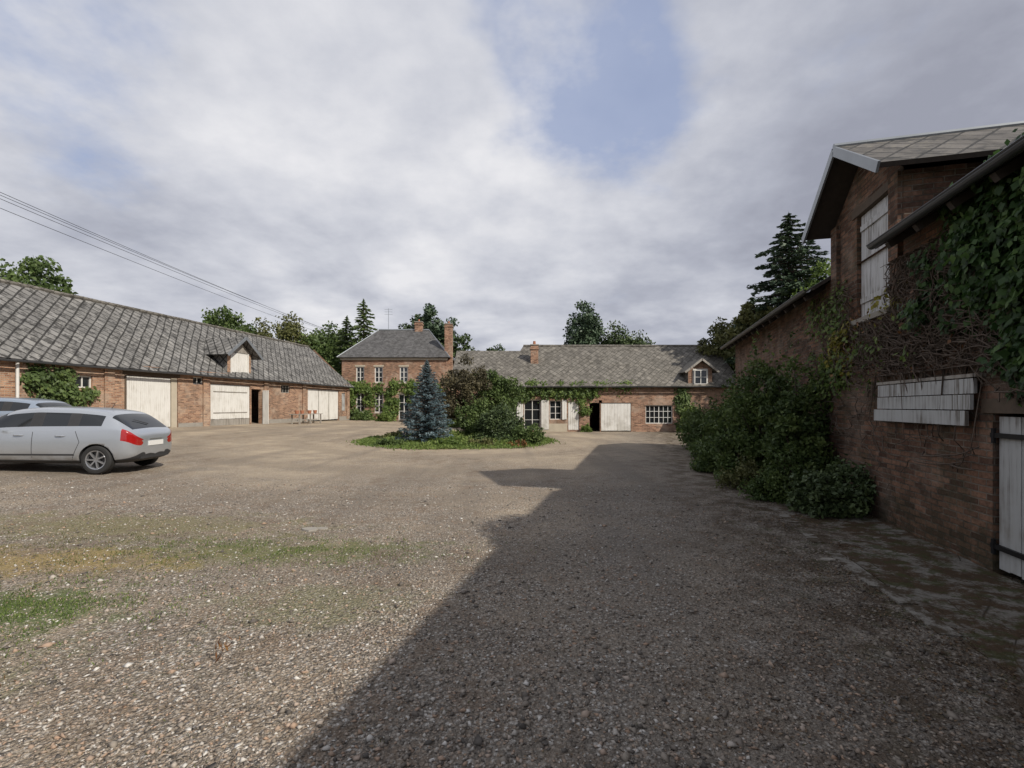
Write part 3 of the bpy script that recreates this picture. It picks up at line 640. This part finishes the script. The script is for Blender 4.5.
for (x,y,rx,h,mat) in ((-13.6,42.8,1.2,1.2,L_green),(-11.3,42.8,.9,.9,L_bright),(-8.2,42.6,1.3,1.7,L_green),(-6,40,1.4,2.0,L_dark),(-4.6,35.6,1.3,1.8,L_green),(-2.4,35,1.2,2.6,L_green),(-1.6,29.3,.7,1.6,L_green),(.2,29.4,.6,.9,L_bright),(11.0,29,1.1,1.9,L_bright),(12.6,28.6,1.2,1.9,L_green),(13.4,27,1.3,2.2,L_green),(4.6,29.6,.35,.6,L_bright),(12.2,24.5,1.2,1.9,L_green)):
    bush('garden_shrub',x,y,rx,rx,h,mat,3500,.17,34)
# ================================================================ BACKGROUND TREES
broadleaf('tree',-31.5,31,11.1,3.4,L_green,8000,.30,.3,.4,70)
broadleaf('tree',-35,30,10.4,3.5,L_dark,5000,.36,.3,.4)
broadleaf('tree',-33,55,12.8,3.4,L_green,8000,.40,.3,.35,70,rs=(.2,.36))
broadleaf('tree',-28,60,12.4,4.5,L_oliv,9000,.40,.3,.35,80,rs=(.2,.36))
broadleaf('tree',-23.3,60,11.4,4.4,L_green,8000,.40,.3,.35,80,rs=(.2,.36))
conifer('fir_tree',-17.0,55,13.2,3.6,L_green,190,44,.7,.1,irr=.5,power=.6)
conifer('fir_tree',-19.6,57,11.6,3.4,L_green,170,40,.7,.1,irr=.5,power=.6)
broadleaf('cedar_tree',-9.6,58,13.8,3.0,L_conif,7000,.4,.3,.5,50)
broadleaf('cedar_tree',-12.0,60,12.6,3.0,L_dark,6000,.42,.3,.45)
broadleaf('tree',-3.2,58,9.6,3.0,L_dark,6000,.4,.2,.35)
broadleaf('tree',-7.2,56,10.2,2.8,L_dark,6000,.4,.2,.35)
broadleaf('pine_tree',9.2,60,15.4,2.6,L_conif,9500,.36,.28,.36,110,rs=(.25,.42))
broadleaf('tree',13.2,60,12.2,3.4,L_dark,10000,.36,.3,.15,130,rs=(.28,.44))
broadleaf('tree',15.6,60,11.6,3.1,L_dark,9000,.36,.3,.15,120,rs=(.28,.44))
broadleaf('tree',26,52,11.5,3.6,L_oliv,7000,.4,.3,.3,70)
broadleaf('tree',23.,50,9.6,3.2,L_green,7000,.4,.3,.25,70)
conifer('spruce_tree',17.3,30,13.6,4.4,L_conif,270,120,.5,.2,.1,.28,.55,.6,upsweep=.08)
broadleaf('tree',15.4,30.5,9.4,2.0,L_oliv,7000,.28,.22,.3,60)
broadleaf('tree',18.2,28,9.9,2.8,L_bright,11000,.26,.22,.25,90,rs=(.2,.36))
broadleaf('tree',20.8,29,10.4,2.8,L_green,8000,.28,.22,.25,70)
broadleaf('tree',14.8,33.5,7.8,2.3,L_oliv,7000,.26,.2,.2,60)
N=24000; th=rng.random(N)*2*np.pi; R=rng.uniform(110,135,N); X=np.cos(th)*R; Y=np.sin(th)*R
top=np.array([5+5*(.5+noise.noise((t*9,0,0)))+3*noise.noise((t*40,2,0)) for t in th]); Z=rng.random(N)*top
leaves('distant_trees',np.stack([X,Y,Z],1),rng.uniform(1.2,2.6,N),rng.random(N),L_green,None,aspect=.8)

# ================================================================ CARS
def paint(name,col):
    m,T=newmat(name); g=T.n('ShaderNodeTexCoord').outputs['Object']; n=T.noise(g,400,2)
    c=T.mix(n,tuple(x*.85 for x in col),tuple(x*1.1 for x in col)); z=T.n('ShaderNodeSeparateXYZ',Vector=g).outputs[2]
    dirt=T.math('MULTIPLY',T.mapr(z,.6,.2),T.mapr(T.noise(g,4,5),.3,.7)); c=T.mix(T.math('MULTIPLY',dirt,.6),c,(.2,.17,.13))
    return finish(m,T,c,.3,metal=.6,coat=.7)
M_silver=paint('silver_paint',(.46,.49,.53)); M_bluegrey=paint('pale_blue_paint',(.36,.42,.5))
M_cglass=glass_mat('car_glass',(.012,.014,.016)); M_red=simple('red_lamp',(.30,.010,.010),.15,var=.1,coat=1); M_rub=simple('rubber',(.02,.02,.02),.8); M_blk=simple('black_plastic',(.03,.03,.032),.55); M_alloy=simple('alloy',(.42,.43,.45),.3,.8,.05); M_plate=simple('plate',(.7,.7,.68),.4,var=.03); M_clear=simple('lamp_clear',(.6,.6,.6),.1,var=.05,coat=1)
def car(name,loc,rot,body):
    e=empty(name,loc,rot); e.scale=(.97,.97,.96)
    ST=[(.00,.56,.36,.76,.42,.82),(.04,.70,.29,.85,.50,.91),(.12,.79,.25,.94,.56,1.0),(.24,.83,.22,.985,.585,1.10),(.40,.848,.2,.992,.59,1.24),(.54,.856,.2,.988,.585,1.335),(.66,.86,.2,.982,.585,1.385),
        (.80,.862,.195,.975,.59,1.415),(1.18,.865,.18,.957,.605,1.455),(1.25,.865,.18,.953,.61,1.46),(1.98,.865,.18,.928,.615,1.468),(2.06,.865,.18,.925,.615,1.465),(2.50,.862,.18,.905,.61,1.42),(2.66,.86,.18,.90,.60,1.38),
        (3.00,.855,.18,.895,.62,1.17),(3.34,.845,.2,.885,.67,.965),(3.52,.832,.2,.86,.65,.92),(3.82,.79,.22,.79,.6,.83),(4.02,.69,.25,.70,.5,.73),(4.12,.52,.32,.6,.38,.64)]
    me=bpy.data.meshes.new('body'); V=[]; F=[]; MI=[]
    for x,w_,zb,bz,wr,rz in ST:
        hz=rz-bz
        half=[(0,zb),(.8*w_,zb),(.965*w_,zb+.09),(w_,.48 if bz>.55 else .45),(w_*.995,.72*bz/.95+.01),(w_*.965,bz),(w_*.945,bz+.03*min(1,hz*3)),(wr+.05,rz-.065*min(1,hz*2.2)),(wr-.04,rz-.012),(0,rz+.014)]
        ring=[(x,y,z) for y,z in half]+[(x,-y,z) for y,z in half[-2:0:-1]]; V+=ring
    nr=18
    for i in range(len(ST)-1):
        x0,x1=ST[i][0],ST[i+1][0]
        for k in range(nr):
            F.append((i*nr+k,i*nr+(k+1)%nr,(i+1)*nr+(k+1)%nr,(i+1)*nr+k)); kk=k if k<9 else 17-k
            mat=0
            if kk==6 and .60<x0 and x1<3.05: mat=1
            if kk==6 and (abs(x0-1.98)<.01 or abs(x0-1.18)<.01): mat=3
            if kk==6 and x0>2.99 and x1<3.36: mat=1
            if kk in (7,8) and x0>2.49 and x1<3.36 and not(kk==7 and x0<2.6): mat=1
            if kk in (7,8) and .11<x0 and x1<.67: mat=1
            if kk in (7,8) and .53<x0<.6: mat=0
            if kk in (4,5) and x1<.25 : mat=2
            if kk in (0,1): mat=3
            if kk==4 and x0>3.75 and x1<4.05: mat=4
            MI.append(mat)
    F.append(tuple(range(nr))[::-1]); MI.append(0); F.append(tuple((len(ST)-1)*nr+k for k in range(nr))); MI.append(0)
    me.from_pydata(V,[],F)
    for m_ in (body,M_cglass,M_red,M_blk,M_clear): me.materials.append(m_)
    me.polygons.foreach_set('material_index',MI); me.polygons.foreach_set('use_smooth',[True]*len(F))
    o=link(bpy.data.objects.new('body',me),None); s=o.modifiers.new('s','SUBSURF'); s.levels=2; s.render_levels=2
    dg=bpy.context.evaluated_depsgraph_get(); dg.update(); full=bpy.data.meshes.new_from_object(o.evaluated_get(dg)); bvh=BVHTree.FromPolygons([v.co for v in full.vertices],[p.vertices[:] for p in full.polygons])
    cuts=[]; WX=(.72,3.28)
    for wx in WX:
        for sg in (-1,1):
            mb=MB(); mb.tube([(wx,sg*.58,.31),(wx,sg*1.2,.31)],[.355,.355],M_blk,32); c_=mb.obj('cut'); cuts.append(c_)
            b=o.modifiers.new('b','BOOLEAN'); b.object=c_; b.operation='DIFFERENCE'; b.solver='EXACT'
    dg=bpy.context.evaluated_depsgraph_get(); dg.update(); nm=bpy.data.meshes.new_from_object(o.evaluated_get(dg)); o.modifiers.clear(); o.data=nm; o.parent=e
    for c_ in cuts: bpy.data.objects.remove(c_)
    def hit(x,z,sg=1):
        r_=bvh.ray_cast(Vector((x,sg*2,z)),Vector((0,-sg,0))); return r_[0] if r_[0] else Vector((x,sg*.85,z))
    def rear(y,z):
        r_=bvh.ray_cast(Vector((-1,y,z)),Vector((1,0,0))); return r_[0].x if r_[0] else 0
    det=MB()
    def seam(pts,wd=.006,mat=M_blk,sg=1,out=.0015):
        H=[hit(x,z,sg)+Vector((0,sg*out,0)) for x,z in pts]
        for a_,b_ in zip(H,H[1:]):
            dv=(b_-a_).normalized(); r_=dv.cross(Vector((0,1,0))).normalized()*wd
            det.poly([a_-r_,b_-r_,b_+r_,a_+r_],mat)
    def ln(a_,b_,n=8): return [(a_[0]+(b_[0]-a_[0])*i/n,a_[1]+(b_[1]-a_[1])*i/n) for i in range(n+1)]
    for sg in (1,-1):
        seam(ln((1.16,.94),(1.06,.70))+ln((1.06,.70),(1.22,.3)),sg=sg); seam(ln((2.02,.91),(2.02,.27)),sg=sg); seam(ln((2.94,.87),(2.92,.3)),sg=sg); seam(ln((1.22,.28),(2.92,.28),14),sg=sg)
        seam(ln((1.16,.42),(2.92,.40),20),.018,M_blk,sg,.004)
        for hx in (1.36,2.2):
            p=hit(hx,.83,sg); det.tube([p+Vector((-.0,sg*.006,0)),p+Vector((.05,sg*.03,.004)),p+Vector((.15,sg*.03,.004)),p+Vector((.19,sg*.006,0))],[.012,.014,.014,.012],body,7)
        mx=Vector((2.68,sg*.98,.97)); 
        det.tube([(2.66,sg*.86,.93),(2.70,sg*.92,.95)],[.025,.025],M_blk,6); det.tube([mx+Vector((-.05,0,0)),mx,mx+Vector((.07,0,0)),mx+Vector((.11,0,0))],[.06,.08,.06,.02],body,10)
    x_=rear(0,.66); det.box(x_-.012,x_+.03,-.26,.26,.60,.71,M_plate); x_=rear(0,.34); det.box(x_-.012,x_+.03,-.5,.5,.31,.37,M_blk); x_=rear(0,.76); det.box(x_-.012,x_+.03,-.22,.22,.74,.765,M_alloy)
    det.tube([(.20,-.02,1.10),(.32,.3,1.2)],[.01,.006],M_blk,5)
    det.tube([(1.0,0,1.45),(.9,0,1.61)],[.008,.003],M_blk,5)
    det.box(4.08,4.135,-.26,.26,.38,.48,M_plate); det.box(4.02,4.12,-.4,.4,.5,.58,M_blk)
    det.obj('trim',e)
    for wx in WX:
        for sg in (-1,1):
            mb=MB(); R_=.315; prof=[(.195,-.09),(.25,-.10),(.295,-.095),(R_,-.07),(R_,.07),(.295,.095),(.25,.10),(.205,.09)]; n=36
            for (r0,y0),(r1,y1) in zip(prof,prof[1:]):
                for k in range(n):
                    t0=2*math.pi*k/n; t1=2*math.pi*(k+1)/n
                    q=lambda r,y,t:(r*math.cos(t),y,r*math.sin(t))
                    mb.poly([q(r0,y0,t0),q(r0,y0,t1),q(r1,y1,t1),q(r1,y1,t0)],M_rub)
            mb.tube([(0,-.05*sg,0),(0,.02*sg,0)],[.2,.2],M_blk,28)
            mb.tube([(0,.085*sg,0),(0,.04*sg,0)],[.05,.06],M_alloy,14)
            for (r0,y0),(r1,y1) in (((.185,.03),(.19,.088)),((.19,.088),(.212,.094))):
                for k in range(n):
                    t0=2*math.pi*k/n; t1=2*math.pi*(k+1)/n
                    mb.poly([(r0*math.cos(t0),y0*sg,r0*math.sin(t0)),(r0*math.cos(t1),y0*sg,r0*math.sin(t1)),(r1*math.cos(t1),y1*sg,r1*math.sin(t1)),(r1*math.cos(t0),y1*sg,r1*math.sin(t0))],M_alloy)
            for k in range(7):
                t=2*math.pi*k/7; mb.beam((.03*math.cos(t),.068*sg,.03*math.sin(t)),(.195*math.cos(t),.076*sg,.195*math.sin(t)),.03,.042,M_alloy,up=(0,1,0))
            wo=mb.obj('wheel',e); wo.location=(wx,sg*.76,.31)
    return e
car('parked_car',(-8.25,11.1,.135),(0,-.024,math.pi+math.radians(5)),M_silver)
car('parked_car',(-13.6,14.8,.42),(0,-.024,math.pi+math.radians(6)),M_bluegrey)

# ================================================================ small things
tb=empty('wooden_bench',(-18.1,17,0),(0,0,a)); b=MB()
for i in range(4): b.box(15.4,18.4,-1.6+i*.17,-1.6+i*.17+.155,1.02,1.06,M_greywood)
for xx in (15.6,18.2,16.9):
    for yy in (-1.55,-1.0): b.box(xx-.04,xx+.04,yy-.04,yy+.04,.35,1.02,M_greywood)
b.box(15.6,18.2,-1.3,-1.24,.6,.68,M_greywood); b.obj('bench_frame',tb)
pots=MB()
for i,xx in enumerate((15.7,16.3,17.2,17.9)): pots.tube([(xx,-1.3,1.06),(xx,-1.3,1.3)],[.1,.14],M_pot,10)
pots.obj('pots',tb)
up_=empty('utility_pole',(-16.6,4,.5)); mb=MB(); mb.tube([(0,0,-.5),(0,0,9)],[.16,.1],M_concrete,10); mb.beam((-.9,0,8.5),(.9,0,8.5),.1,.1,M_greywood)
mb.obj('pole',up_)
wr=empty('overhead_wires'); mb=MB()
for (p,q) in (((-17.2,4,9.0),(-15.8,44.3,8.2)),((-16.9,4,8.75),(-15.6,44.3,8.0)),((-16.3,4,8.75),(-15.3,44.3,7.95)),((-16.5,4,8.3),(-15.2,44.3,7.5))):
    P0=Vector(p); P1=Vector(q); pts=[P0.lerp(P1,t/20)-Vector((0,0,1.0*4*(t/20)*(1-t/20)*.3)) for t in range(21)]
    mb.tube(pts,[.009]*21,M_iron,5,False)
mb.obj('wires',wr)

def pebbles():
    N=64000; y=1.2+8.5*rng.random(N)**1.5; x=(rng.random(N)*2-1)*1.15*(y+.3); wallx=3.39+.26*y-1.3; k=x<wallx; x=x[k]; y=y[k]; N=len(x)
    s=rng.lognormal(math.log(.0070),.42,N); s=np.clip(s,.003,.026); t=np.clip((-x-3)/14.5,0,1); z=.55*t**1.6+s*.25
    base=np.array([[1,0,0],[0,1,0],[-1,0,0],[0,-1,0],[0,0,1],[0,0,-1.]]); f=np.array([[0,1,4],[1,2,4],[2,3,4],[3,0,4],[1,0,5],[2,1,5],[3,2,5],[0,3,5]])
    an=rng.random(N)*6.283; ca,sa=np.cos(an),np.sin(an); B=np.repeat(base[None],N,0)*(1+.35*rng.normal(size=(N,6,1)))
    B=B*np.stack([s*rng.uniform(.9,1.5,N),s,s*rng.uniform(.4,.75,N)],1)[:,None,:]; B=B+rng.normal(size=B.shape)*s[:,None,None]*.18
    V=np.empty_like(B); V[:,:,0]=B[:,:,0]*ca[:,None]-B[:,:,1]*sa[:,None]+x[:,None]; V[:,:,1]=B[:,:,0]*sa[:,None]+B[:,:,1]*ca[:,None]+y[:,None]; V[:,:,2]=B[:,:,2]+z[:,None]
    F=(f[None]+6*np.arange(N)[:,None,None]).reshape(-1,3)
    m,T=newmat('pebble'); at=T.n('ShaderNodeAttribute',{'attribute_name':'var'}).outputs['Fac']
    c=T.ramp(at,[(0,(.075,.067,.06)),(.25,(.185,.16,.135)),(.5,(.28,.245,.205)),(.65,(.35,.24,.17)),(.85,(.40,.37,.33)),(1,(.58,.56,.525))])
    finish(m,T,c,.8,spec=.3)
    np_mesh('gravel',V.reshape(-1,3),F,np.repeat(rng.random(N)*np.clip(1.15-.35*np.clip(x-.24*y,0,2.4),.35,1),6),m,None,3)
pebbles()
def scatter(name,mat,cx,cy,rx,ry,n,size,up=True,aspect=.2,thr=-.08,f=1.8,lift=0):
    x=cx+rng.normal(size=n)*rx*.5; y=cy+rng.normal(size=n)*ry*.5
    k=np.array([noise.noise((a_*f,b_*f,cx))>thr for a_,b_ in zip(x,y)]); x=x[k]; y=y[k]; n=len(x)
    t=np.clip((-x-3)/14.5,0,1); z=.55*t**1.6+(.4*size if up else .006)+rng.random(n)*lift
    P=np.stack([x,y,z+ (0 if up else rng.random(n)*.006)],1)
    if up: leaves(name,P,rng.uniform(.5,1.2,n)*size,rng.random(n),mat,None,axisdir=np.tile([0,0,1.],(n,1)),jit=.5,aspect=aspect)
    else: leaves(name,P,rng.uniform(.5,1.2,n)*size,rng.random(n),mat,None,aspect=aspect,normal=np.tile([0,0,1.],(n,1)),njit=.25)
scatter('grass_patch',L_bright,-3.9,3.75,1.3,.7,7000,.032,thr=-.05,f=4); scatter('grass_patch',L_bright,-2.5,5.3,2.0,.6,5000,.032,thr=.0,f=4)
scatter('grass_patch',L_oliv,-4.8,5.2,2.5,1.3,7000,.03,thr=.05,f=4); scatter('grass_patch',L_bright,-1.2,3.6,.25,.2,250,.03)
scatter('grass_patch',L_oliv,-2.8,3.8,3.8,2.6,9000,.022,thr=.12,f=5)
scatter('weed_plant',L_rust,-1.80,3.0,.08,.06,24,.06,aspect=.2,thr=-2,lift=.12); scatter('weed_plant',L_rust,-3.3,2.6,.6,.3,120,.04,aspect=.2)
scatter('leaf_litter',L_brown,3.6,4.6,1.3,4.,9000,.03,False,.6,thr=-.2); scatter('leaf_litter',L_brown,2.2,2.6,2.2,1.8,5500,.022,False,.6,thr=-.1,f=3)
scatter('leaf_litter',L_brown,-.5,3.,4,2.5,1500,.02,False,.6)
scatter('moss_tuft',L_oliv,3.3,4.2,1.4,3.2,3500,.022,thr=.08,f=4)
st=MB()
for (x,y,s_) in ((-2.6,6.2,.09),(-2.48,6.25,.06),(3.25,3.35,.035),(3.3,5.0,.05)):
    n=9; c0=gz(x,y); top=[(x+math.cos(k*.698)*s_*random.uniform(.6,1.2)*1.5,y+math.sin(k*.698)*s_*random.uniform(.6,1.1),c0+s_*.22) for k in range(n)]
    st.poly(top,M_concrete)
    for k in range(n):
        q0=top[k]; q1=top[(k+1)%n]; st.poly([q0,(q0[0]+(q0[0]-x)*.1,q0[1]+(q0[1]-y)*.1,c0-.01),(q1[0]+(q1[0]-x)*.1,q1[1]+(q1[1]-y)*.1,c0-.01),q1],M_concrete)
st.obj('flat_stones')

# ================================================================ LIGHT, SKY, CAMERA
elev=math.radians(37.4); sd=Vector((.786*math.cos(elev),-.619*math.cos(elev),math.sin(elev)))
sl_=bpy.data.lights.new('sun','SUN'); sl_.energy=4.5; sl_.angle=math.radians(.8); sl_.color=(1,.93,.82); so=bpy.data.objects.new('sun',sl_); so.rotation_euler=sd.to_track_quat('Z','Y').to_euler(); so.location=(20,-15,25); link(so)
wd=bpy.data.worlds.new('World'); sc.world=wd; wd.use_nodes=True; wd.node_tree.nodes.clear(); T=NT(wd.node_tree)
sky=T.n('ShaderNodeTexSky'); sky.sky_type='NISHITA'; sky.sun_disc=False; sky.sun_elevation=elev; sky.sun_rotation=math.atan2(sd.x,sd.y)
g=T.n('ShaderNodeTexCoord').outputs['Generated']; s=T.n('ShaderNodeSeparateXYZ',Vector=g)
zc=T.math('ADD',T.math('MAXIMUM',s.outputs[2],0.),.22)
uv=T.n('ShaderNodeCombineXYZ',X=T.math('DIVIDE',s.outputs[0],zc),Y=T.math('DIVIDE',s.outputs[1],zc)).outputs[0]
n1=T.noise(uv,1.7,6,.6); n2=T.n('ShaderNodeTexNoise',Vector=uv,Scale=1.0,Detail=5,Roughness=.5,Distortion=.5).outputs[0]; n3=T.noise(uv,2.8,6,.58)
def near(v,r0,r1):
    vv=Vector(v).normalized(); dt=T.n('ShaderNodeVectorMath',{'operation':'DISTANCE'},i0=g,i1=tuple(vv)).outputs['Value']
    return T.mapr(dt,r1,r0)
def at(px,py): return ((px-512)/480,1,(406-py)/480)
hole=T.math('ADD',near(at(570,75),.0,.24),near(at(640,110),.0,.20)); hole=T.math('ADD',hole,near(at(560,-40),.02,.28)); hole=T.math('ADD',hole,T.math('MULTIPLY',near(at(10,70),.02,.3),.7)); hole=T.math('MINIMUM',hole,1.)
cov=T.math('SUBTRACT',T.math('ADD',T.math('MULTIPLY',n1,1.7),-.02),T.math('MULTIPLY',hole,.52)); cov=T.mapr(cov,.12,.66)
cov=T.math('MAXIMUM',cov,T.mapr(s.outputs[2],.12,.02)); cov=T.math('MAXIMUM',cov,.2)
br=T.math('ADD',T.math('MULTIPLY',n2,1.05),T.math('MULTIPLY',n3,.6)); br=T.math('SUBTRACT',br,.27)
br=T.math('ADD',br,T.math('MULTIPLY',near(at(330,110),.05,.75),.17)); br=T.math('SUBTRACT',br,T.math('MULTIPLY',near(at(930,60),.05,.65),.12))
br=T.math('ADD',br,T.math('MULTIPLY',near(at(640,210),.0,.3),.08))
cl=T.ramp(br,[(.30,(3.3,3.45,4.15)),(.46,(4.4,4.6,5.35)),(.64,(6.2,6.35,6.95)),(.82,(8.1,8.1,8.4))])
blue=T.mix(.66,sky.outputs[0],(4.0,4.8,7.2)); col=T.mix(cov,blue,cl)
bg=T.n('ShaderNodeBackground',Color=col,Strength=.1); T.n('ShaderNodeOutputWorld',Surface=bg.outputs[0])

cam=bpy.data.cameras.new('camera'); cam.sensor_width=36; cam.lens=16.875; cam.shift_y=22/1024; cam.clip_end=6000; cam.clip_start=.05
co=bpy.data.objects.new('camera',cam); co.location=(0,0,1.6); co.rotation_euler=(math.pi/2,0,0); link(co); sc.camera=co
